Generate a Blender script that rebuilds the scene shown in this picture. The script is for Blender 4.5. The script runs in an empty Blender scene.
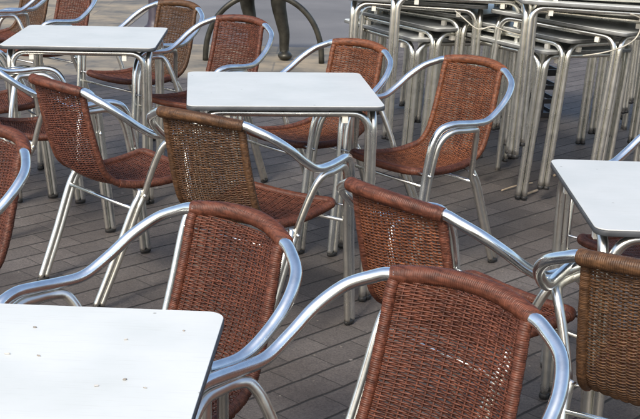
import bpy, bmesh, math, random
from mathutils import Vector, Matrix
random.seed(7)
PI = math.pi
sc = bpy.context.scene
COL = sc.collection

# ------------------------------------------------------------------ camera
F_PX, PITCH, ROLL, CAM_H = 1172.47, 0.284975, 0.026560, 1.5273
cam_d = bpy.data.cameras.new('camera')
cam_o = bpy.data.objects.new('camera', cam_d)
COL.objects.link(cam_o)
fw = Vector((0, math.cos(PITCH), -math.sin(PITCH)))
up0 = Vector((0, math.sin(PITCH), math.cos(PITCH)))
rt0 = Vector((1, 0, 0))
rt = rt0 * math.cos(ROLL) + up0 * math.sin(ROLL)
up = -rt0 * math.sin(ROLL) + up0 * math.cos(ROLL)
m = Matrix((rt, up, -fw)).transposed().to_4x4()
m.translation = Vector((0, 0, CAM_H))
cam_o.matrix_world = m
cam_d.sensor_width = 36
cam_d.sensor_fit = 'HORIZONTAL'
cam_d.lens = 36 * F_PX / 640.0
cam_d.clip_end = 2000
cam_d.clip_start = 0.05
sc.camera = cam_o

# ------------------------------------------------------------------ light
SUN_EL, SUN_AZ = math.radians(44), math.radians(203)   # azimuth clockwise from +Y of the place the sun stands
w = bpy.data.worlds.new('World'); sc.world = w; w.use_nodes = True
nt = w.node_tree; nt.nodes.clear()
sky = nt.nodes.new('ShaderNodeTexSky'); sky.sky_type = 'NISHITA'; sky.sun_disc = False
sky.sun_elevation = SUN_EL; sky.sun_rotation = SUN_AZ
sky.air_density = 1.0; sky.dust_density = 3.5; sky.ozone_density = .45
bg = nt.nodes.new('ShaderNodeBackground'); bg.inputs[1].default_value = 0.145
wo = nt.nodes.new('ShaderNodeOutputWorld')
nt.links.new(sky.outputs[0], bg.inputs[0]); nt.links.new(bg.outputs[0], wo.inputs[0])
sd = bpy.data.lights.new('sun', 'SUN'); sd.energy = 1.5; sd.angle = math.radians(10); sd.color = (1, .94, .84)
so = bpy.data.objects.new('sun', sd); COL.objects.link(so)
dirv = Vector((math.sin(SUN_AZ) * math.cos(SUN_EL), math.cos(SUN_AZ) * math.cos(SUN_EL), math.sin(SUN_EL)))
so.rotation_euler = dirv.to_track_quat('Z', 'Y').to_euler()
sc.view_settings.view_transform = 'Standard'; sc.view_settings.look = 'None'
sc.view_settings.gamma = 1; sc.view_settings.exposure = 0.76; sc.view_settings.use_curve_mapping = False
sc.render.engine = 'CYCLES'
sc.cycles.max_bounces = 8; sc.cycles.glossy_bounces = 4; sc.cycles.diffuse_bounces = 3

# ------------------------------------------------------------------ materials
def base_mat(name):
    mt = bpy.data.materials.new(name); mt.use_nodes = True
    n = mt.node_tree.nodes; b = n['Principled BSDF']
    return mt, n, mt.node_tree.links, b

def mix_noise(n, l, b, c1, c2, scale, detail=4, contrast=(.35, .65), coord='Object', inp='Base Color', stretch=None, rough=.5):
    tc = n.new('ShaderNodeTexCoord'); mp = n.new('ShaderNodeMapping')
    if stretch: mp.inputs['Scale'].default_value = stretch
    nz = n.new('ShaderNodeTexNoise'); nz.inputs['Scale'].default_value = scale; nz.inputs['Detail'].default_value = detail
    nz.inputs['Roughness'].default_value = rough
    cr = n.new('ShaderNodeValToRGB')
    cr.color_ramp.elements[0].position, cr.color_ramp.elements[1].position = contrast
    cr.color_ramp.elements[0].color = (*c1, 1); cr.color_ramp.elements[1].color = (*c2, 1)
    l.new(tc.outputs[coord], mp.inputs[0]); l.new(mp.outputs[0], nz.inputs['Vector']); l.new(nz.outputs[0], cr.inputs[0])
    if inp: l.new(cr.outputs[0], b.inputs[inp])
    return nz, cr, mp

def wicker_mat(name, c1, c2, rough=.5):
    mt, n, l, b = base_mat(name)
    nz, cr, mp = mix_noise(n, l, b, c1, c2, 60, 5, (.3, .7))
    nz2 = n.new('ShaderNodeTexNoise'); nz2.inputs['Scale'].default_value = 9; nz2.inputs['Detail'].default_value = 3
    l.new(mp.outputs[0], nz2.inputs['Vector'])
    mx = n.new('ShaderNodeMixRGB'); mx.blend_type = 'MULTIPLY'; mx.inputs[0].default_value = .55
    cr2 = n.new('ShaderNodeValToRGB'); cr2.color_ramp.elements[0].position = .3; cr2.color_ramp.elements[1].position = .7
    cr2.color_ramp.elements[0].color = (.55, .5, .48, 1); cr2.color_ramp.elements[1].color = (1.25, 1.2, 1.15, 1)
    l.new(nz2.outputs[0], cr2.inputs[0]); l.new(cr.outputs[0], mx.inputs[1]); l.new(cr2.outputs[0], mx.inputs[2])
    # every strand has its own tone
    mp3 = n.new('ShaderNodeMapping'); mp3.inputs['Scale'].default_value = (5, 190, 190)
    l.new(mp.outputs[0], mp3.inputs[0])
    nz3 = n.new('ShaderNodeTexNoise'); nz3.inputs['Scale'].default_value = 1; nz3.inputs['Detail'].default_value = 2
    l.new(mp3.outputs[0], nz3.inputs['Vector'])
    cr3 = n.new('ShaderNodeValToRGB'); cr3.color_ramp.elements[0].position = .36; cr3.color_ramp.elements[1].position = .66
    cr3.color_ramp.elements[0].color = (.52, .50, .50, 1); cr3.color_ramp.elements[1].color = (1.35, 1.38, 1.40, 1)
    l.new(nz3.outputs[0], cr3.inputs[0])
    mx3 = n.new('ShaderNodeMixRGB'); mx3.blend_type = 'MULTIPLY'; mx3.inputs[0].default_value = .8
    l.new(mx.outputs[0], mx3.inputs[1]); l.new(cr3.outputs[0], mx3.inputs[2])
    l.new(mx3.outputs[0], b.inputs['Base Color'])
    b.inputs['Roughness'].default_value = rough
    b.inputs['Specular IOR Level'].default_value = .38
    return mt

def metal_mat(name, col, r0, r1, scale=30, bump=.02):
    mt, n, l, b = base_mat(name)
    b.inputs['Metallic'].default_value = 1.0
    nz, cr, mp = mix_noise(n, l, b, tuple(c * .82 for c in col), col, scale, 6, (.3, .62))
    mr = n.new('ShaderNodeMapRange'); mr.inputs['To Min'].default_value = r0; mr.inputs['To Max'].default_value = r1
    nz2 = n.new('ShaderNodeTexNoise'); nz2.inputs['Scale'].default_value = 14; nz2.inputs['Detail'].default_value = 6
    l.new(mp.outputs[0], nz2.inputs['Vector'])
    l.new(nz2.outputs[0], mr.inputs[0]); l.new(mr.outputs[0], b.inputs['Roughness'])
    bp = n.new('ShaderNodeBump'); bp.inputs['Strength'].default_value = bump * 5; bp.inputs['Distance'].default_value = .001
    nz3 = n.new('ShaderNodeTexNoise'); nz3.inputs['Scale'].default_value = 120; nz3.inputs['Detail'].default_value = 3
    l.new(mp.outputs[0], nz3.inputs['Vector']); l.new(nz3.outputs[0], bp.inputs['Height']); l.new(bp.outputs[0], b.inputs['Normal'])
    return mt

def plain_mat(name, col, rough=.5, metallic=0, var=.2, scale=20):
    mt, n, l, b = base_mat(name)
    mix_noise(n, l, b, tuple(c * (1 - var) for c in col), tuple(min(1, c * (1 + var)) for c in col), scale)
    b.inputs['Roughness'].default_value = rough; b.inputs['Metallic'].default_value = metallic
    return mt

WICK = {
    'red': wicker_mat('red_brown_wicker', (.072, .0235, .0125), (.142, .049, .028)),
    'olive': wicker_mat('olive_brown_wicker', (.060, .030, .013), (.115, .058, .026)),
    'orange': wicker_mat('orange_brown_wicker', (.105, .036, .0155), (.205, .074, .033)),
}
ALU = metal_mat('polished_aluminium', (.93, .97, .96), .13, .28)
LEG = metal_mat('satin_aluminium', (.88, .87, .80), .20, .38, bump=.03)
PLAST = plain_mat('black_plastic', (.02, .02, .02), .5)
WHITEP = plain_mat('white_plastic', (.72, .70, .62), .5)
EDGE = plain_mat('dark_table_edge', (.055, .06, .065), .5)
EDGE_PALE = plain_mat('shade_lifted_table_edge', (.15, .155, .15), .5)  # edge colour lightened to offset the shade inside the stacks
BRONZE = plain_mat('weathered_bronze', (.055, .053, .043), .42, .6, .35, 14)
STEEL = metal_mat('bolt_steel', (.75, .75, .73), .2, .35)
CABLE = plain_mat('dull_cable', (.42, .40, .33), .45)

def laminate():
    mt, n, l, b = base_mat('white_table_laminate')
    nz, cr, mp = mix_noise(n, l, b, (.47, .49, .47), (.53, .545, .525), 5, 6, (.35, .65))
    # fine dirt specks and a few scuffs that belong to the surface
    v = n.new('ShaderNodeTexVoronoi'); v.inputs['Scale'].default_value = 11; v.inputs['Randomness'].default_value = 1
    l.new(mp.outputs[0], v.inputs['Vector'])
    cr2 = n.new('ShaderNodeValToRGB'); cr2.color_ramp.elements[0].position = .035; cr2.color_ramp.elements[1].position = .05
    cr2.color_ramp.elements[0].color = (.42, .40, .36, 1); cr2.color_ramp.elements[1].color = (1, 1, 1, 1)
    l.new(v.outputs['Distance'], cr2.inputs[0])
    mx = n.new('ShaderNodeMixRGB'); mx.blend_type = 'MULTIPLY'; mx.inputs[0].default_value = .8
    l.new(cr.outputs[0], mx.inputs[1]); l.new(cr2.outputs[0], mx.inputs[2])
    ms = n.new('ShaderNodeMapping'); ms.inputs['Rotation'].default_value = (0, 0, .5); ms.inputs['Scale'].default_value = (3, 60, 1)
    l.new(mp.outputs[0], ms.inputs[0])
    ns = n.new('ShaderNodeTexNoise'); ns.inputs['Scale'].default_value = 3; ns.inputs['Detail'].default_value = 8; ns.inputs['Roughness'].default_value = .7
    l.new(ms.outputs[0], ns.inputs['Vector'])
    cs = n.new('ShaderNodeValToRGB'); cs.color_ramp.elements[0].position = .36; cs.color_ramp.elements[1].position = .46
    cs.color_ramp.elements[0].color = (.86, .85, .83, 1); cs.color_ramp.elements[1].color = (1, 1, 1, 1)
    l.new(ns.outputs[0], cs.inputs[0])
    mxs = n.new('ShaderNodeMixRGB'); mxs.blend_type = 'MULTIPLY'; mxs.inputs[0].default_value = .4
    l.new(mx.outputs[0], mxs.inputs[1]); l.new(cs.outputs[0], mxs.inputs[2]); l.new(mxs.outputs[0], b.inputs['Base Color'])
    nzr = n.new('ShaderNodeTexNoise'); nzr.inputs['Scale'].default_value = 24; nzr.inputs['Detail'].default_value = 9
    l.new(mp.outputs[0], nzr.inputs['Vector'])
    mr = n.new('ShaderNodeMapRange'); mr.inputs['To Min'].default_value = .26; mr.inputs['To Max'].default_value = .40
    l.new(nzr.outputs[0], mr.inputs[0]); l.new(mr.outputs[0], b.inputs['Roughness'])
    return mt
TOPM = laminate()
TOPM_BRIGHT = laminate(); TOPM_BRIGHT.name = 'brightened_table_laminate'  # same laminate, paler: bright light painted on nearest top, shade lifted on stacked tops
for nd in TOPM_BRIGHT.node_tree.nodes:
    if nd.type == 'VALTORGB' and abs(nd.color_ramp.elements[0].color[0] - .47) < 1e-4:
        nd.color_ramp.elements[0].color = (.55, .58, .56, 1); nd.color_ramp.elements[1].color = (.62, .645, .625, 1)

def paving():
    mt, n, l, b = base_mat('brown_grey_paving_setts')
    tc = n.new('ShaderNodeTexCoord'); mp = n.new('ShaderNodeMapping')
    mp.inputs['Rotation'].default_value = (0, 0, math.radians(-45))
    mp.inputs['Location'].default_value = (0, .015, 0)
    l.new(tc.outputs['Object'], mp.inputs[0])
    # slight waviness of the joints
    nzw = n.new('ShaderNodeTexNoise'); nzw.inputs['Scale'].default_value = 7; nzw.inputs['Detail'].default_value = 3
    l.new(mp.outputs[0], nzw.inputs['Vector'])
    va = n.new('ShaderNodeVectorMath'); va.operation = 'MULTIPLY_ADD'
    va.inputs[1].default_value = (.016, .016, 0)
    l.new(nzw.outputs['Color'], va.inputs[0]); l.new(mp.outputs[0], va.inputs[2])
    br = n.new('ShaderNodeTexBrick')
    br.inputs['Scale'].default_value = 1; br.inputs['Brick Width'].default_value = .185; br.inputs['Row Height'].default_value = .121
    br.inputs['Mortar Size'].default_value = .0026; br.inputs['Mortar Smooth'].default_value = .5; br.inputs['Bias'].default_value = 0
    br.inputs['Color1'].default_value = (.080, .073, .070, 1); br.inputs['Color2'].default_value = (.114, .105, .101, 1)
    br.inputs['Mortar'].default_value = (.040, .036, .033, 1)
    br.offset = .5
    l.new(va.outputs[0], br.inputs['Vector'])
    rowb = n.new('ShaderNodeTexBrick'); rowb.inputs['Scale'].default_value = 1; rowb.inputs['Brick Width'].default_value = 500; rowb.inputs['Row Height'].default_value = .121
    rowb.inputs['Mortar Size'].default_value = .0060; rowb.inputs['Mortar Smooth'].default_value = .6
    l.new(va.outputs[0], rowb.inputs['Vector'])
    # stains
    nz = n.new('ShaderNodeTexNoise'); nz.inputs['Scale'].default_value = 1.3; nz.inputs['Detail'].default_value = 8; nz.inputs['Roughness'].default_value = .62
    l.new(tc.outputs['Object'], nz.inputs['Vector'])
    cr = n.new('ShaderNodeValToRGB'); cr.color_ramp.elements[0].position = .33; cr.color_ramp.elements[1].position = .68
    cr.color_ramp.elements[0].color = (.62, .56, .52, 1); cr.color_ramp.elements[1].color = (1.22, 1.2, 1.18, 1)
    l.new(nz.outputs[0], cr.inputs[0])
    m1 = n.new('ShaderNodeMixRGB'); m1.blend_type = 'MULTIPLY'; m1.inputs[0].default_value = 1
    mrow = n.new('ShaderNodeMixRGB'); mrow.inputs[2].default_value = (.022, .019, .017, 1)
    l.new(rowb.outputs['Fac'], mrow.inputs[0]); l.new(br.outputs['Color'], mrow.inputs[1])
    l.new(mrow.outputs[0], m1.inputs[1]); l.new(cr.outputs[0], m1.inputs[2])
    # grain
    ng = n.new('ShaderNodeTexNoise'); ng.inputs['Scale'].default_value = 150; ng.inputs['Detail'].default_value = 6; ng.inputs['Roughness'].default_value = .75
    l.new(tc.outputs['Object'], ng.inputs['Vector'])
    cg = n.new('ShaderNodeValToRGB'); cg.color_ramp.elements[0].position = .34; cg.color_ramp.elements[1].position = .70
    cg.color_ramp.elements[0].color = (.52, .52, .52, 1); cg.color_ramp.elements[1].color = (1.55, 1.53, 1.48, 1)
    l.new(ng.outputs[0], cg.inputs[0])
    m2 = n.new('ShaderNodeMixRGB'); m2.blend_type = 'MULTIPLY'; m2.inputs[0].default_value = 1
    l.new(m1.outputs[0], m2.inputs[1]); l.new(cg.outputs[0], m2.inputs[2])
    # pale trodden specks (gum, grit)
    v = n.new('ShaderNodeTexVoronoi'); v.inputs['Scale'].default_value = 7.5
    l.new(tc.outputs['Object'], v.inputs['Vector'])
    cv = n.new('ShaderNodeValToRGB'); cv.color_ramp.elements[0].position = .040; cv.color_ramp.elements[1].position = .065
    cv.color_ramp.elements[0].color = (.75, .75, .75, 1); cv.color_ramp.elements[1].color = (0, 0, 0, 1)
    l.new(v.outputs['Distance'], cv.inputs[0])
    sep = n.new('ShaderNodeSeparateColor'); l.new(v.outputs['Color'], sep.inputs[0])
    gt = n.new('ShaderNodeMath'); gt.operation = 'GREATER_THAN'; gt.inputs[1].default_value = .50; l.new(sep.outputs[0], gt.inputs[0])
    mu = n.new('ShaderNodeMath'); mu.operation = 'MULTIPLY'; l.new(cv.outputs[0], mu.inputs[0]); l.new(gt.outputs[0], mu.inputs[1])
    m3 = n.new('ShaderNodeMixRGB'); l.new(mu.outputs[0], m3.inputs[0]); l.new(m2.outputs[0], m3.inputs[1]); m3.inputs[2].default_value = (.30, .28, .25, 1)
    v2 = n.new('ShaderNodeTexVoronoi'); v2.inputs['Scale'].default_value = 26
    l.new(tc.outputs['Object'], v2.inputs['Vector'])
    cv2 = n.new('ShaderNodeValToRGB'); cv2.color_ramp.elements[0].position = .06; cv2.color_ramp.elements[1].position = .12
    cv2.color_ramp.elements[0].color = (.8, .8, .8, 1); cv2.color_ramp.elements[1].color = (0, 0, 0, 1)
    l.new(v2.outputs['Distance'], cv2.inputs[0])
    sp2 = n.new('ShaderNodeSeparateColor'); l.new(v2.outputs['Color'], sp2.inputs[0])
    g2 = n.new('ShaderNodeMath'); g2.operation = 'GREATER_THAN'; g2.inputs[1].default_value = .78; l.new(sp2.outputs[1], g2.inputs[0])
    mu2 = n.new('ShaderNodeMath'); mu2.operation = 'MULTIPLY'; l.new(cv2.outputs[0], mu2.inputs[0]); l.new(g2.outputs[0], mu2.inputs[1])
    m4 = n.new('ShaderNodeMixRGB'); l.new(mu2.outputs[0], m4.inputs[0]); l.new(m3.outputs[0], m4.inputs[1]); m4.inputs[2].default_value = (.26, .23, .18, 1)
    l.new(m4.outputs[0], b.inputs['Base Color'])
    b.inputs['Roughness'].default_value = .72
    # relief
    ad = n.new('ShaderNodeMath'); ad.operation = 'MULTIPLY_ADD'; ad.inputs[1].default_value = -1.0
    mxf = n.new('ShaderNodeMath'); mxf.operation = 'MULTIPLY_ADD'; mxf.inputs[1].default_value = .4
    l.new(br.outputs['Fac'], mxf.inputs[0]); l.new(rowb.outputs['Fac'], mxf.inputs[2]); l.new(mxf.outputs[0], ad.inputs[0])
    sc2 = n.new('ShaderNodeMath'); sc2.operation = 'MULTIPLY'; sc2.inputs[1].default_value = .35
    l.new(ng.outputs[0], sc2.inputs[0]); l.new(sc2.outputs[0], ad.inputs[2])
    bp = n.new('ShaderNodeBump'); bp.inputs['Strength'].default_value = .8; bp.inputs['Distance'].default_value = .006
    l.new(ad.outputs[0], bp.inputs['Height']); l.new(bp.outputs[0], b.inputs['Normal'])
    return mt

def asphalt():
    mt, n, l, b = base_mat('grey_road_surface')
    nz, cr, mp = mix_noise(n, l, b, (.115, .115, .118), (.17, .168, .165), 90, 6, (.3, .7), rough=.7)
    nb = n.new('ShaderNodeTexNoise'); nb.inputs['Scale'].default_value = .9; nb.inputs['Detail'].default_value = 7
    l.new(mp.outputs[0], nb.inputs['Vector'])
    c2 = n.new('ShaderNodeValToRGB'); c2.color_ramp.elements[0].position = .35; c2.color_ramp.elements[1].position = .7
    c2.color_ramp.elements[0].color = (.75, .76, .78, 1); c2.color_ramp.elements[1].color = (1.15, 1.15, 1.15, 1)
    l.new(nb.outputs[0], c2.inputs[0])
    mx = n.new('ShaderNodeMixRGB'); mx.blend_type = 'MULTIPLY'; mx.inputs[0].default_value = 1
    l.new(cr.outputs[0], mx.inputs[1]); l.new(c2.outputs[0], mx.inputs[2]); l.new(mx.outputs[0], b.inputs['Base Color'])
    b.inputs['Roughness'].default_value = .8
    bp = n.new('ShaderNodeBump'); bp.inputs['Strength'].default_value = .5; bp.inputs['Distance'].default_value = .004
    l.new(nz.outputs[0], bp.inputs['Height']); l.new(bp.outputs[0], b.inputs['Normal'])
    return mt

def slabs():
    mt, n, l, b = base_mat('pale_sandy_stone_slabs')
    tc = n.new('ShaderNodeTexCoord')
    br = n.new('ShaderNodeTexBrick'); br.inputs['Scale'].default_value = 1
    br.inputs['Brick Width'].default_value = .8; br.inputs['Row Height'].default_value = .45; br.inputs['Mortar Size'].default_value = .008
    br.inputs['Color1'].default_value = (.25, .215, .16, 1); br.inputs['Color2'].default_value = (.20, .18, .145, 1); br.inputs['Mortar'].default_value = (.16, .145, .12, 1)
    l.new(tc.outputs['Object'], br.inputs['Vector'])
    nz = n.new('ShaderNodeTexNoise'); nz.inputs['Scale'].default_value = 2.2; nz.inputs['Detail'].default_value = 9; nz.inputs['Roughness'].default_value = .65
    l.new(tc.outputs['Object'], nz.inputs['Vector'])
    cr = n.new('ShaderNodeValToRGB'); cr.color_ramp.elements[0].position = .38; cr.color_ramp.elements[1].position = .62
    cr.color_ramp.elements[0].color = (.48, .53, .60, 1); cr.color_ramp.elements[1].color = (1.25, 1.2, 1.1, 1)
    l.new(nz.outputs[0], cr.inputs[0])
    mx = n.new('ShaderNodeMixRGB'); mx.blend_type = 'MULTIPLY'; mx.inputs[0].default_value = 1
    l.new(br.outputs[0], mx.inputs[1]); l.new(cr.outputs[0], mx.inputs[2]); l.new(mx.outputs[0], b.inputs['Base Color'])
    b.inputs['Roughness'].default_value = .75
    bp = n.new('ShaderNodeBump'); bp.inputs['Strength'].default_value = .4; bp.inputs['Distance'].default_value = .01
    l.new(nz.outputs[0], bp.inputs['Height']); l.new(bp.outputs[0], b.inputs['Normal'])
    return mt

# ------------------------------------------------------------------ mesh helpers
def spline(pts, step=.012, closed=False):
    """Catmull-Rom through pts, resampled at about `step`."""
    P = [Vector(p) for p in pts]; out = []
    n = len(P)
    segs = n if closed else n - 1
    for i in range(segs):
        if closed:
            p0, p1, p2, p3 = P[(i - 1) % n], P[i], P[(i + 1) % n], P[(i + 2) % n]
        else:
            p1, p2 = P[i], P[i + 1]
            p0 = P[i - 1] if i > 0 else p1 * 2 - p2
            p3 = P[i + 2] if i + 2 < n else p2 * 2 - p1
        # centripetal parametrisation keeps bends round
        t0 = 0; t1 = t0 + max((p1 - p0).length, 1e-6) ** .5; t2 = t1 + max((p2 - p1).length, 1e-6) ** .5; t3 = t2 + max((p3 - p2).length, 1e-6) ** .5
        k = max(1, int(round((p2 - p1).length / step)))
        for j in range(k):
            t = t1 + (t2 - t1) * j / k
            a1 = p0 * ((t1 - t) / (t1 - t0)) + p1 * ((t - t0) / (t1 - t0))
            a2 = p1 * ((t2 - t) / (t2 - t1)) + p2 * ((t - t1) / (t2 - t1))
            a3 = p2 * ((t3 - t) / (t3 - t2)) + p3 * ((t - t2) / (t3 - t2))
            b1 = a1 * ((t2 - t) / (t2 - t0)) + a2 * ((t - t0) / (t2 - t0))
            b2 = a2 * ((t3 - t) / (t3 - t1)) + a3 * ((t - t1) / (t3 - t1))
            out.append(b1 * ((t2 - t) / (t2 - t1)) + b2 * ((t - t1) / (t2 - t1)))
    if not closed: out.append(P[-1].copy())
    return out

class MB:
    def __init__(s): s.v = []; s.f = []; s.flat = set()
    def tube(s, pts, r, n=10, caps=True, ref=None, rfun=None):
        pts = [Vector(p) for p in pts]
        T = []
        for i in range(len(pts)):
            a = pts[max(0, i - 1)]; b = pts[min(len(pts) - 1, i + 1)]
            T.append((b - a).normalized())
        N = Vector(ref) if ref else (Vector((0, 0, 1)) if abs(T[0].z) < .9 else Vector((1, 0, 0)))
        N = (N - T[0] * N.dot(T[0])).normalized()
        base = len(s.v)
        for i, p in enumerate(pts):
            N = N - T[i] * N.dot(T[i])
            if N.length < 1e-6: N = T[i].orthogonal()
            N.normalize(); B = T[i].cross(N)
            for k in range(n):
                a = 2 * PI * k / n
                rr = rfun(i, a) if rfun else (r[i] if isinstance(r, (list, tuple)) else r)
                s.v.append(p + (N * math.cos(a) + B * math.sin(a)) * rr)
        for i in range(len(pts) - 1):
            for k in range(n):
                a = base + i * n + k; b = base + i * n + (k + 1) % n
                s.f.append((a, b, b + n, a + n))
        if caps:
            s.flat.add(len(s.f)); s.f.append(tuple(base + k for k in reversed(range(n))))
            e = base + (len(pts) - 1) * n
            s.flat.add(len(s.f)); s.f.append(tuple(e + k for k in range(n)))
        return s
    def prism(s, outline, z0, z1, bev=0.0, flat=False):
        """horizontal slab from an outline (list of xy), small bevel at top and bottom"""
        n = len(outline); cx = sum(p[0] for p in outline) / n; cy = sum(p[1] for p in outline) / n
        def ring(z, inset):
            b = len(s.v)
            for x, y in outline:
                dx, dy = x - cx, y - cy; L = math.hypot(dx, dy)
                s.v.append(Vector((x - dx / L * inset, y - dy / L * inset, z)))
            return b
        rs = [ring(z0, bev), ring(z0 + bev, 0), ring(z1 - bev, 0), ring(z1, bev)] if bev else [ring(z0, 0), ring(z1, 0)]
        for a, b in zip(rs, rs[1:]):
            for k in range(n):
                s.flat.add(len(s.f)) if (flat or not bev) else None
                s.f.append((a + k, a + (k + 1) % n, b + (k + 1) % n, b + k))
        s.flat.add(len(s.f)); s.f.append(tuple(rs[0] + k for k in reversed(range(n))))
        s.flat.add(len(s.f)); s.f.append(tuple(rs[-1] + k for k in range(n)))
        return s
    def box(s, x0, x1, y0, y1, z0, z1, bev=.0015):
        return s.prism([(x0, y0), (x1, y0), (x1, y1), (x0, y1)], z0, z1, bev, True)
    def ball(s, c, r, nu=10, nv=6, sc3=(1, 1, 1)):
        c = Vector(c); base = len(s.v)
        for j in range(1, nv):
            ph = PI * j / nv
            for k in range(nu):
                a = 2 * PI * k / nu
                s.v.append(c + Vector((math.sin(ph) * math.cos(a) * sc3[0], math.sin(ph) * math.sin(a) * sc3[1], math.cos(ph) * sc3[2])) * r)
        t = len(s.v); s.v.append(c + Vector((0, 0, r * sc3[2]))); bt = len(s.v); s.v.append(c - Vector((0, 0, r * sc3[2])))
        for j in range(nv - 2):
            for k in range(nu):
                a = base + j * nu + k; b = base + j * nu + (k + 1) % nu
                s.f.append((a, a + nu, b + nu, b))
        for k in range(nu):
            s.f.append((t, base + k, base + (k + 1) % nu))
            e = base + (nv - 2) * nu
            s.f.append((bt, e + (k + 1) % nu, e + k))
        return s
    def build(s, name, mat, parent=None, smooth=True):
        me = bpy.data.meshes.new(name); me.from_pydata([tuple(v) for v in s.v], [], s.f)
        me.materials.append(mat)
        fl = s.flat
        me.polygons.foreach_set('use_smooth', [smooth and (i not in fl) for i in range(len(s.f))])
        me.update()
        o = bpy.data.objects.new(name, me); COL.objects.link(o)
        if parent: o.parent = parent
        return o

def empty(name, label=None, cat=None, group=None):
    o = bpy.data.objects.new(name, None); COL.objects.link(o); o.empty_display_size = .1
    tag(o, label, cat, group)
    return o
def tag(o, label=None, cat=None, group=None, kind=None):
    if label: o['label'] = label
    if cat: o['category'] = cat
    if group: o['group'] = group
    if kind: o['kind'] = kind
    return o
CHILD = {}
def kids(o):
    if o.name not in CHILD: CHILD[o.name] = [c for c in bpy.data.objects if c.parent is o]
    return CHILD[o.name]
def copy_tree(o, parent=None):
    c = o.copy(); COL.objects.link(c); c.parent = parent
    for ch in kids(o): copy_tree(ch, c)
    return c

def wrapped_tube(mb, pts, r, pitch=.0042, amp=.0007, n=14, ref=None):
    """a tube wound round with cane: fine ridges, slightly uneven"""
    L = [0]
    for a, b in zip(pts, pts[1:]): L.append(L[-1] + (b - a).length)
    tot = L[-1]; ns = int(tot / pitch * 4)
    out = []; j = 0
    for i in range(ns + 1):
        d = tot * i / ns
        while j < len(L) - 2 and L[j + 1] < d: j += 1
        t = (d - L[j]) / max(1e-9, L[j + 1] - L[j]); out.append(pts[j].lerp(pts[j + 1], min(1, t)))
    rnd = random.Random(int(tot * 1e5))
    wob = [rnd.uniform(-.0003, .0006) for _ in range(ns // 4 + 3)]
    def rf(i, a):
        x = i / 4 + a / (2 * PI) * .9
        return r + amp * math.cos(2 * PI * x) + wob[int(x) % len(wob)]
    mb.tube(out, r, n, True, ref, rf)

# ------------------------------------------------------------------ the wicker armchair
# local frame: +y is where the sitter looks, z up, origin on the ground below the back's top roll
SEAT_PROFILE = [(.004, .772), (.012, .752), (.022, .70), (.040, .62), (.062, .54), (.088, .478), (.125, .443), (.18, .427), (.26, .418), (.36, .422), (.44, .432), (.462, .436)]
PROF = spline([(0, y, z) for y, z in SEAT_PROFILE], .002)
PL = [0]
for a_, b_ in zip(PROF, PROF[1:]): PL.append(PL[-1] + (b_ - a_).length)
PTOT = PL[-1]
def prof(d):
    d = max(0, min(PTOT, d))
    lo, hi = 0, len(PL) - 1
    while hi - lo > 1:
        mid = (lo + hi) // 2
        if PL[mid] <= d: lo = mid
        else: hi = mid
    t = (d - PL[lo]) / max(1e-9, PL[hi] - PL[lo])
    return PROF[lo].lerp(PROF[hi], t), (PROF[hi] - PROF[lo]).normalized()
BACK_L = .375           # length of the back along the profile
def hw(d):              # half width
    t = d / PTOT
    if d < BACK_L: return .150 + .010 * d / BACK_L
    return .160 + .027 * (d - BACK_L) / (PTOT - BACK_L)
def surf(u, d):
    p, T = prof(d)
    nrm = Vector((0, T.z, -T.y))         # points back / down
    if d < BACK_L:
        k = d / BACK_L; b = .040 * (1 - k) + .016 * k
        zz = .012 * (1 - k)
    else:
        k = (d - BACK_L) / (PTOT - BACK_L); b = .016 + .006 * math.sin(PI * k) - .010 * k; zz = 0
    q = Vector((u * hw(d), p.y, p.z)) + nrm * b * (1 - u * u) + Vector((0, 0, zz * (1 - u * u)))
    return q, nrm
NST = 14
def weave(mb, d0, d1, pitch=.0041, sr=.0020, amp=.0031):
    rows = int((d1 - d0) / pitch); per = 4
    rnd = random.Random(int(d0 * 1000) + 3)
    for r in range(rows + 1):
        d = d0 + (d1 - d0) * r / rows
        sgn = 1 if r % 2 else -1
        pts = []; jit = rnd.uniform(-.0006, .0006); ph = rnd.uniform(0, 6.28)
        for i in range(NST * per + 1):
            k = i / per; u = -1 + 2 * k / NST
            q, nrm = surf(u, d + jit + .0006 * math.sin(k * .9 + ph))
            pts.append(q + nrm * (sgn * amp * math.cos(PI * k)))
        mb.tube(pts, sr, 5, False, ref=(0, .3, 1))
    for k in range(0, NST + 1):
        u = -1 + 2 * k / NST
        pts = []
        n = int((d1 - d0) / .012)
        for i in range(n + 1):
            q, nrm = surf(u, d0 + (d1 - d0) * i / n); pts.append(q)
        mb.tube(pts, .0026, 5, False, ref=(1, 0, 0))

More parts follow.
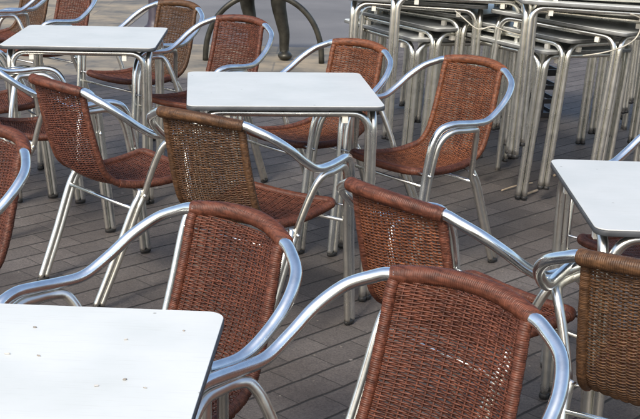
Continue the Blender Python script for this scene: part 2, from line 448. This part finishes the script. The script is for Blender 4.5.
def make_chair():
    root = empty('wicker_armchair')
    # backrest
    mb = MB(); weave(mb, .004, BACK_L)
    back = mb.build('backrest', WICK['red'], root)
    mb = MB(); arc = []
    for i in range(25):
        u = -1 + 2 * i / 24
        arc.append(Vector((u * .161, -.040 * (1 - u * u), .775 + .013 * (1 - u * u))))
    wrapped_tube(mb, arc, .0178, .0045, .0008, 16)
    mb.build('top_roll', WICK['red'], back)
    for sx in (-1, 1):
        mb = MB()
        pts = [surf(sx, .004 + (BACK_L - .004) * i / 30)[0] for i in range(31)]
        wrapped_tube(mb, pts, .0120, .0042, .0006, 10)
        mb.build('side_binding', WICK['red'], back)
    # seat
    mb = MB(); weave(mb, BACK_L + .004, PTOT)
    seat = mb.build('seat', WICK['red'], root)
    mb = MB()
    rim = [surf(-1, BACK_L + (PTOT - BACK_L) * i / 16)[0] for i in range(16)]
    fr = [(-.187, .455, .436), (-.172, .474, .437)] + [(x, .480, .437 - .008 * (1 - (x / .17) ** 2)) for x in (-.14, -.07, 0, .07, .14)] + [(.172, .474, .437), (.187, .455, .436)]
    rim2 = [surf(1, PTOT - (PTOT - BACK_L) * i / 16)[0] for i in range(1, 17)]
    wrapped_tube(mb, spline(rim + fr + rim2, .006), .0145, .0044, .0007, 12)
    mb.build('seat_rim', WICK['red'], seat)
    # frame
    for sx in (-1, 1):
        S = lambda L: [(sx * x, y, z) for x, y, z in L]
        ARM = [(.150, -.001, .7775), (.172, .0045, .7745), (.1944, .0124, .7656), (.242, .039, .7418), (.2740, .0886, .7021), (.2862, .1498, .6560), (.2900, .212, .6235), (.2920, .2744, .6200),
               (.2890, .3313, .6235), (.2815, .3853, .6255), (.2683, .431, .6109), (.2601, .4563, .5754), (.2554, .4704, .5291), (.2467, .4839, .4119), (.2417, .5079, .1957), (.2377, .5265, .012)]
        mb = MB(); mb.tube(spline(S(ARM), .010), .0135, 14, True); mb.build('arm_tube', ALU, root)
        # second tube: from the rear foot up past the seat, bent under the arm and down again behind the front leg
        LEG2 = [(.194, .034, .012), (.205, .110, .18), (.2165, .186, .36), (.2175, .203, .39), (.235, .218, .46), (.256, .235, .53), (.272, .248, .572), (.284, .264, .593), (.2905, .290, .5965),
                (.2870, .3313, .598), (.279, .375, .598), (.2680, .410, .580), (.2600, .431, .550), (.2550, .4440, .505), (.2465, .4580, .4119), (.2415, .4825, .1957), (.2375, .5015, .012)]
        mb = MB(); mb.tube(spline(S(LEG2), .010), .0118, 12); mb.build('leg_tube', LEG, root)
        mb = MB(); mb.tube(spline(S([(.208, .196, .414), (.2135, .186, .395), (.2135, .164, .36), (.2030, .087, .18), (.1920, .0105, .012)]), .014), .0112, 10)
        mb.build('rear_leg', LEG, root)
        for (x, y) in ((.2376, .5140), (.1930, .022)):
            mb = MB(); out = []
            for k in range(16):
                a = 2 * PI * k / 16
                out.append((sx * x + .0135 * math.cos(a), y + (.0248) * math.sin(a)))
            mb.prism(out, 0.0, .014, .002); mb.build('foot_cap', PLAST, root)
        mb = MB(); mb.tube([(sx * .180, .466, .436), (sx * .262, .474, .436)], .0038, 8); mb.ball((sx * .2645, .474, .436), .0065); mb.build('bolt', STEEL, root)
        mb = MB(); mb.tube([(sx * .16, .196, .41), (sx * .2325, .200, .395)], .0038, 8); mb.ball((sx * .2325, .200, .395), .006); mb.build('bolt', STEEL, root)
    mb = MB(); mb.tube([(-.206, .158, .352), (.206, .158, .352)], .0075, 8); mb.build('rear_stretcher', ALU, root)
    mb = MB(); mb.tube([(-.240, .462, .385), (.240, .462, .385)], .0065, 8); mb.build('front_stretcher', LEG, root)
    return root

chair0 = make_chair()
CHAIRS = [
 # x, y, theta(rad), wicker, roll wicker, label
 (.2606, 2.0284, 2.4059, 'red', 'red', 'large red brown wicker armchair in the foreground, pulled up to the nearest white table corner'),
 (-.1796, 2.4298, 2.3142, 'red', 'red', 'red brown wicker armchair tucked under the far edge of the nearest white table'),
 (.1771, 2.673, -.8845, 'orange', 'red', 'orange brown wicker armchair seen from behind, between the foreground armchair and the right table'),
 (-.3714, 3.5211, -.5883, 'olive', 'olive', 'olive brown armchair seen from behind, in front of the middle table with empty seat showing'),
 (-.9223, 4.0081, -.8247, 'red', 'red', 'red brown armchair seen from behind, left of the middle table, back nearest the left table'),
 (.6025, 4.6951, 2.2559, 'orange', 'orange', 'red brown armchair right of the middle table, standing in front of the stacked tables'),
 (.1480, 5.091, 2.2961, 'orange', 'orange', 'red brown armchair directly behind the middle table, its top just above the tabletop'),
 (-.4185, 5.8286, 2.456, 'red', 'red', 'red brown armchair behind the middle table in front of the bronze hoop'),
 (-.80, 6.42, 2.39, 'olive', 'olive', 'olive brown armchair behind the right end of the left table'),
 (-1.523, 7.242, 2.415, 'red', 'red', 'small far armchair behind the middle of the left table'),
 (-1.875, 7.736, 2.339, 'olive', 'olive', 'farthest armchair, brown, at the top left corner of the photo'),
 (-.893, 3.162, 2.25, 'red', 'red', 'dark red armchair cut by the left edge, half its back and one arm in view'),
 (1.294, 3.613, 2.226, 'red', 'red', 'armchair behind the right table, mostly out of frame, seat showing under the tabletop'),
 (.676, 2.196, -.50, 'olive', 'olive', 'dark olive armchair cut by the right edge, in front of the right table'),
 (-1.462, 4.775, -1.10, 'red', 'red', 'armchair under the left table whose seat shows behind the left red brown back'),
 (-1.82, 5.25, -1.05, 'red', 'red', 'armchair at the left edge, its seat partly hidden by the legs of the left table'),
]
def recolour(o, wk, rk):
    for ch in o.children_list:
        pass
def place(src, first, x, y, th, wk, rk, label):
    c = src if first else copy_tree(src)
    c.location = (x, y, 0); c.rotation_euler = (0, 0, th)
    tag(c, label, 'chair', 'wicker armchairs around the terrace tables')
    return c
placed = []
for i, (x, y, th, wk, rk, lb) in enumerate(CHAIRS[1:]):
    placed.append((place(chair0, False, x, y, th, wk, rk, lb), wk, rk))
placed.append((place(chair0, True, *CHAIRS[0]), CHAIRS[0][3], CHAIRS[0][4]))
par = {}
for o in bpy.data.objects:
    if o.parent: par.setdefault(o.parent.name, []).append(o)
def set_mat(o, mat):
    o.material_slots[0].link = 'OBJECT'; o.material_slots[0].material = mat
for root, wk, rk in placed:
    for ch in par.get(root.name, []):
        b = ch.name.split('.')[0]
        if b in ('backrest', 'seat'):
            set_mat(ch, WICK[wk if b == 'backrest' else ('red' if wk == 'olive' else rk)])
            for g in par.get(ch.name, []):
                gb = g.name.split('.')[0]
                set_mat(g, WICK[rk] if gb in ('top_roll', 'side_binding') else WICK['red'])

# ------------------------------------------------------------------ tables
TW = .691; TZ = .73
def rrect(x0, x1, y0, y1, r, n=8):
    o = []
    for cx, cy, a0 in ((x1 - r, y0 + r, -PI / 2), (x1 - r, y1 - r, 0), (x0 + r, y1 - r, PI / 2), (x0 + r, y0 + r, PI)):
        for k in range(n + 1):
            a = a0 + PI / 2 * k / n; o.append((cx + r * math.cos(a), cy + r * math.sin(a)))
    return o
def make_table():
    """origin: ground point below the front left corner of the top"""
    root = empty('bistro_table')
    mb = MB(); mb.prism(rrect(.0015, TW - .0015, .0015, TW - .0015, .033), TZ - .0035, TZ, .0010)
    top = mb.build('tabletop', TOPM, root)
    mb = MB(); mb.prism(rrect(0, TW, 0, TW, .034), TZ - .0172, TZ - .0036, .0015)
    mb.build('edge_band', EDGE, top)
    i = .034; off = .0205; r = .0135; zr = TZ - .031
    def U(a, b):   # a,b: leg positions (x,y); rail between
        a = Vector((*a, 0)); b = Vector((*b, 0)); d = (b - a).normalized(); R = .058
        pts = [a + Vector((0, 0, .01)), a + Vector((0, 0, .30)), a + Vector((0, 0, zr - R))]
        for k in range(1, 7):
            t = PI / 2 * k / 7; pts.append(a + d * (R - R * math.cos(t)) + Vector((0, 0, zr - R + R * math.sin(t))))
        pts.append(a + d * R + Vector((0, 0, zr))); pts.append((a + b) / 2 + Vector((0, 0, zr))); pts.append(b - d * R + Vector((0, 0, zr)))
        for k in range(6, 0, -1):
            t = PI / 2 * k / 7; pts.append(b - d * (R - R * math.cos(t)) + Vector((0, 0, zr - R + R * math.sin(t))))
        pts += [b + Vector((0, 0, zr - R)), b + Vector((0, 0, .30)), b + Vector((0, 0, .01))]
        mb = MB(); mb.tube(spline(pts, .03), r, 12); mb.build('leg_frame', LEG, root)
    W = TW; j = i + off
    U((j, i), (W - j, i)); U((j, W - i), (W - j, W - i)); U((i, j), (i, W - j)); U((W - i, j), (W - i, W - j))
    for sx, sy in ((0, 0), (1, 0), (0, 1), (1, 1)):
        for (px, py) in ((j, i), (i, j)):
            x = W - px if sx else px; y = W - py if sy else py
            mb = MB(); mb.prism([(x + .0155 * math.cos(2 * PI * k / 12), y + .0155 * math.sin(2 * PI * k / 12)) for k in range(12)], 0, .016, .002)
            mb.build('foot_cap', PLAST, root)
        for (px, py) in ((j + .085, i), (i, j + .085)):
            x = W - px if sx else px; y = W - py if sy else py
            mb = MB(); mb.box(x - .010, x + .010, y - .010, y + .010, zr - .034, zr - .0115, .001)
            mb.build('stacking_pad', WHITEP, root)
    return root
table0 = make_table()
TABLES = [
 (-.8807, 1.3631, -.0311, 'nearest white square table at the bottom left, brightly lit with a few crumbs'),
 (-.4657, 3.9371, .1106, 'white square table in the middle of the terrace with nothing on it'),
 (.6456, 2.6179, -.0203, 'white square table cut by the right edge of the photo'),
 (-1.4437, 5.1708, .0438, 'white square table at the upper left, farthest of the four laid out'),
]
for k, (x, y, a, lb) in enumerate(TABLES):
    t = copy_tree(table0)
    t.location = (x, y, 0); t.rotation_euler = (0, 0, a); tag(t, lb, 'table', 'white square tables set out on the terrace')
    if k == 0: NEAR = t

# stacked tables: each one given by its right front corner (at rail height), turn and slight tilt
def stack_table(t, rf, z, turn, tilt_y, label, group):
    R = Matrix.Rotation(tilt_y, 4, 'Y') @ Matrix.Rotation(turn, 4, 'Z')
    loc = Vector((rf[0], rf[1], z)) - (R @ Vector((TW, 0, TZ - .03)))
    t.matrix_world = Matrix.Translation(loc) @ R
    tag(t, label, 'table', group)
STK_RIGHT = [
 (1.02, 5.42, .700, -50, 4.4), (1.13, 5.40, .757, -43, 4.6), (1.345, 5.27, .812, -35, 5.0),
 (1.575, 5.38, .872, -12, 3.0), (1.565, 5.28, .920, 0, 2.2), (1.59, 5.34, .978, 2, 1.5)]
STK_LEFT = [
 (.435, 5.72, .700, -60, 2.5), (.540, 5.69, .757, -52, 3.0), (.680, 5.73, .815, -38, 2.5),
 (.780, 5.68, .872, -8, 1.5), (.985, 5.62, .926, 2, 1.5)]
STK_REAR_LEFT = [
 (.80, 6.78, .700, -30, 2.5), (.83, 6.76, .757, -22, 2.5), (.88, 6.82, .815, -12, 2.0), (.92, 6.86, .872, -4, 1.5)]
STK_REAR_RIGHT = [
 (1.56, 6.66, .700, -38, 3.0), (1.64, 6.68, .757, -30, 3.0), (1.74, 6.72, .815, -20, 2.5), (1.84, 6.76, .872, -8, 2.0), (1.88, 6.78, .93, -2, 1.5)]
STK_FAR_RIGHT = [
 (2.42, 6.0, .700, -35, 1.0), (2.48, 6.02, .757, -27, 1.0), (2.54, 6.06, .815, -16, 1.0), (2.60, 6.10, .872, -8, .5)]
RANK = {4: ['lowest', 'second from the bottom', 'second from the top', 'topmost'],
        5: ['lowest', 'second from the bottom', 'middle', 'second from the top', 'topmost'],
        6: ['lowest', 'second from the bottom', 'third from the bottom', 'third from the top', 'second from the top', 'topmost']}
ALL = ((STK_RIGHT, 'front right'), (STK_LEFT, 'front left'), (STK_REAR_LEFT, 'rear left'), (STK_REAR_RIGHT, 'rear middle'), (STK_FAR_RIGHT, 'rear right edge'))
for si, (lst, nm) in enumerate(ALL):
    for k, (x, y, z, tu, ty) in enumerate(lst):
        t = table0 if (si == 4 and k == len(lst) - 1) else copy_tree(table0)
        stack_table(t, (x, y), z, math.radians(tu), math.radians(ty),
                    '%s table in the %s stack of aluminium tables' % (RANK[len(lst)][k], nm), 'stacked aluminium tables')

# ------------------------------------------------------------------ cables tied round the stacks
def cable(pts, label):
    mb = MB(); mb.tube(spline(pts, .02), .0035, 6); o = mb.build('security_cable', CABLE, None)
    tag(o, label, 'cable')
cable([(1.36, 5.27, .93), (1.42, 5.30, .90), (1.40, 5.27, .83), (1.34, 5.24, .79), (1.24, 5.22, .76), (1.16, 5.25, .74)], 'thin pale cable looped over the right stack of tables')
cable([(.60, 5.46, .90), (.64, 5.40, .87), (.70, 5.37, .83), (.76, 5.36, .845), (.84, 5.38, .82), (.92, 5.40, .80)], 'thin pale cable hanging between the two stacks of tables')

# ------------------------------------------------------------------ ground
def sheet(name, x0, x1, y0, y1, z, mat, nx=1, ny=1):
    me = bpy.data.meshes.new(name)
    me.from_pydata([(x0, y0, z), (x1, y0, z), (x1, y1, z), (x0, y1, z)], [], [(0, 1, 2, 3)])
    me.materials.append(mat); o = bpy.data.objects.new(name, me); COL.objects.link(o); o['kind'] = 'structure'; return o
sheet('ground', -300, 300, -200, 500, -.012, asphalt())
sheet('pavement', -40, 40, -30, 8.6, -.004, paving())
sheet('pavement', .42, 40, 8.6, 16, -.004, bpy.data.materials['brown_grey_paving_setts'])
sheet('stone_path', -40, .42, 8.6, 10.3, -.008, slabs())
sheet('stone_path', -40, -1.9, 10.3, 14.5, -.0085, bpy.data.materials['pale_sandy_stone_slabs'])

# ------------------------------------------------------------------ things beyond the tables
def bronze():
    root = empty('bronze_street_seat', 'dark bronze street furniture with a round hoop frame and curved legs on the pale path', 'street furniture')
    root.location = (-.49, 9.45, -.008)
    mb = MB(); pts = [(.47 * math.cos(PI * k / 24), 0, .545 * math.sin(PI * k / 24) ** .85 if 0 < k < 24 else 0) for k in range(25)]
    mb.tube(spline(pts, .03), .023, 10); mb.build('hoop', BRONZE, root)
    for lx, ly in ((.165, .16), (-.10, .30)):
        mb = MB()
        P = spline([(lx, ly, .03), (lx - .005, ly, .10), (lx - .005, ly, .20), (lx - .03, ly, .32), (lx - .055, ly, .44), (lx - .06, ly, .56)], .02)
        n = len(P); rad = []
        for i_ in range(n):
            t = i_ / (n - 1); rad.append(.036 + .034 * t ** 1.3 + (.018 if t < .04 else 0))
        mb.tube(P, rad, 14); lg = mb.build('leg', BRONZE, root)
        mb = MB(); mb.ball((lx + .005, ly - .03, .035), .06, 14, 8, (1.0, 1.25, .62)); mb.build('foot', BRONZE, lg)
    mb = MB(); mb.prism(rrect(-.26, .24, .04, .48, .08), .55, .62, .012); mb.build('seat', BRONZE, root)
bronze()

def crate(x, y, rz):
    root = empty('plastic_crate', 'dark plastic crate standing behind the right stack of tables', 'crate'); root.location = (x, y, 0); root.rotation_euler = (0, 0, rz)
    D = plain_mat('dark_crate_plastic', (.018, .018, .022), .45)
    mb = MB()
    for z0, z1 in ((.0, .03), (.09, .12), (.18, .21), (.27, .31)):
        for a in ((-.2, .2, -.15, -.138), (-.2, .2, .138, .15), (-.2, -.188, -.137, .137), (.188, .2, -.137, .137)): mb.box(*a, z0, z1)
    for px in (-.19, -.095, 0, .095, .19):
        for py in (-.1395, .1275): mb.box(px - .010, px + .010, py, py + .012, .0301, .2699)
    mb.box(-.187, .187, -.136, .136, .004, .012); mb.build('crate_body', D, root)
crate(1.30, 7.6, .2)
def bollard(x, y):
    root = empty('street_bollard', 'dark purple brown bollard at the top edge between two far armchairs', 'bollard'); root.location = (x, y, -.012)
    mb = MB(); P = [(0, 0, .0), (0, 0, .03), (0, 0, .05), (0, 0, .10), (0, 0, .5), (0, 0, .8), (0, 0, .83), (0, 0, .9)]
    mb.tube(P, [.10, .10, .075, .06, .055, .05, .065, .03], 18); mb.build('post', plain_mat('dark_bollard_paint', (.035, .028, .04), .45), root)
bollard(-1.62, 11.2)

def litter(pts, r, label):
    mb = MB(); mb.tube(spline(pts, .01), r, 6)
    o = mb.build('wood_splinter', plain_mat('pale_wood', (.34, .27, .19), .8), None); tag(o, label, 'litter')
litter([(.90, 5.62, .005), (.98, 5.70, .008), (1.08, 5.78, .006)], .0045, 'long pale splinter of wood on the paving by the feet of the stacked tables')
litter([(1.0, 5.55, .004), (1.05, 5.60, .007), (1.08, 5.64, .005)], .0065, 'short thick pale splinter of wood nearest the right table')
litter([(1.22, 5.95, .004), (1.30, 6.05, .006), (1.36, 6.10, .005)], .007, 'pale wood stick lying under the right stack of tables')

# bits of dirt lying on the nearest table
def crumb(x, y, r, k, where):
    rnd = random.Random(k); mb = MB(); out = []
    e = rnd.uniform(.35, .7); a0 = rnd.uniform(-.5, .5)
    for i_ in range(9):
        a = 2 * PI * i_ / 9; q = r * rnd.uniform(.45, 1.25)
        px, py = q * math.cos(a), q * e * math.sin(a)
        out.append((x + px * math.cos(a0) - py * math.sin(a0), y + px * math.sin(a0) + py * math.cos(a0)))
    mb.prism(out, TZ + .0002, TZ + rnd.uniform(.0018, .0034), .0009)
    o = mb.build('crumb', CR[k % 2], None); tag(o, 'small brown crumb on the nearest white table, ' + where, 'crumb', 'crumbs on the nearest table')
CR = [plain_mat('dark_crumb', (.27, .25, .22), .8), plain_mat('pale_crumb', (.48, .47, .43), .8)]
for k, (px, py, r, wh) in enumerate(((35, 327.6, .006, 'second farthest on its left side'), (126, 340, .006, 'just behind the table centre'), (184, 331, .005, 'closest to the far right corner'),
        (7.6, 354, .0085, 'nearest the left edge of the photo'), (39, 356, .007, 'beside the leftmost one'), (96, 386, .0075, 'darkest of them all'), (125, 380, .0065, 'the middle one of a row of three'), (145, 388, .007, 'rightmost of a row of three'))):
    d = fw + rt * ((px - 320) / F_PX) - up * ((py - 209.5) / F_PX)
    t = (TZ - CAM_H) / d.z
    crumb(d.x * t, d.y * t, r * .6, k, wh)

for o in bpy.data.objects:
    if o.name.startswith('tabletop') and o.parent and (o.parent is NEAR or o.parent.get('group') == 'stacked aluminium tables'): set_mat(o, TOPM_BRIGHT)
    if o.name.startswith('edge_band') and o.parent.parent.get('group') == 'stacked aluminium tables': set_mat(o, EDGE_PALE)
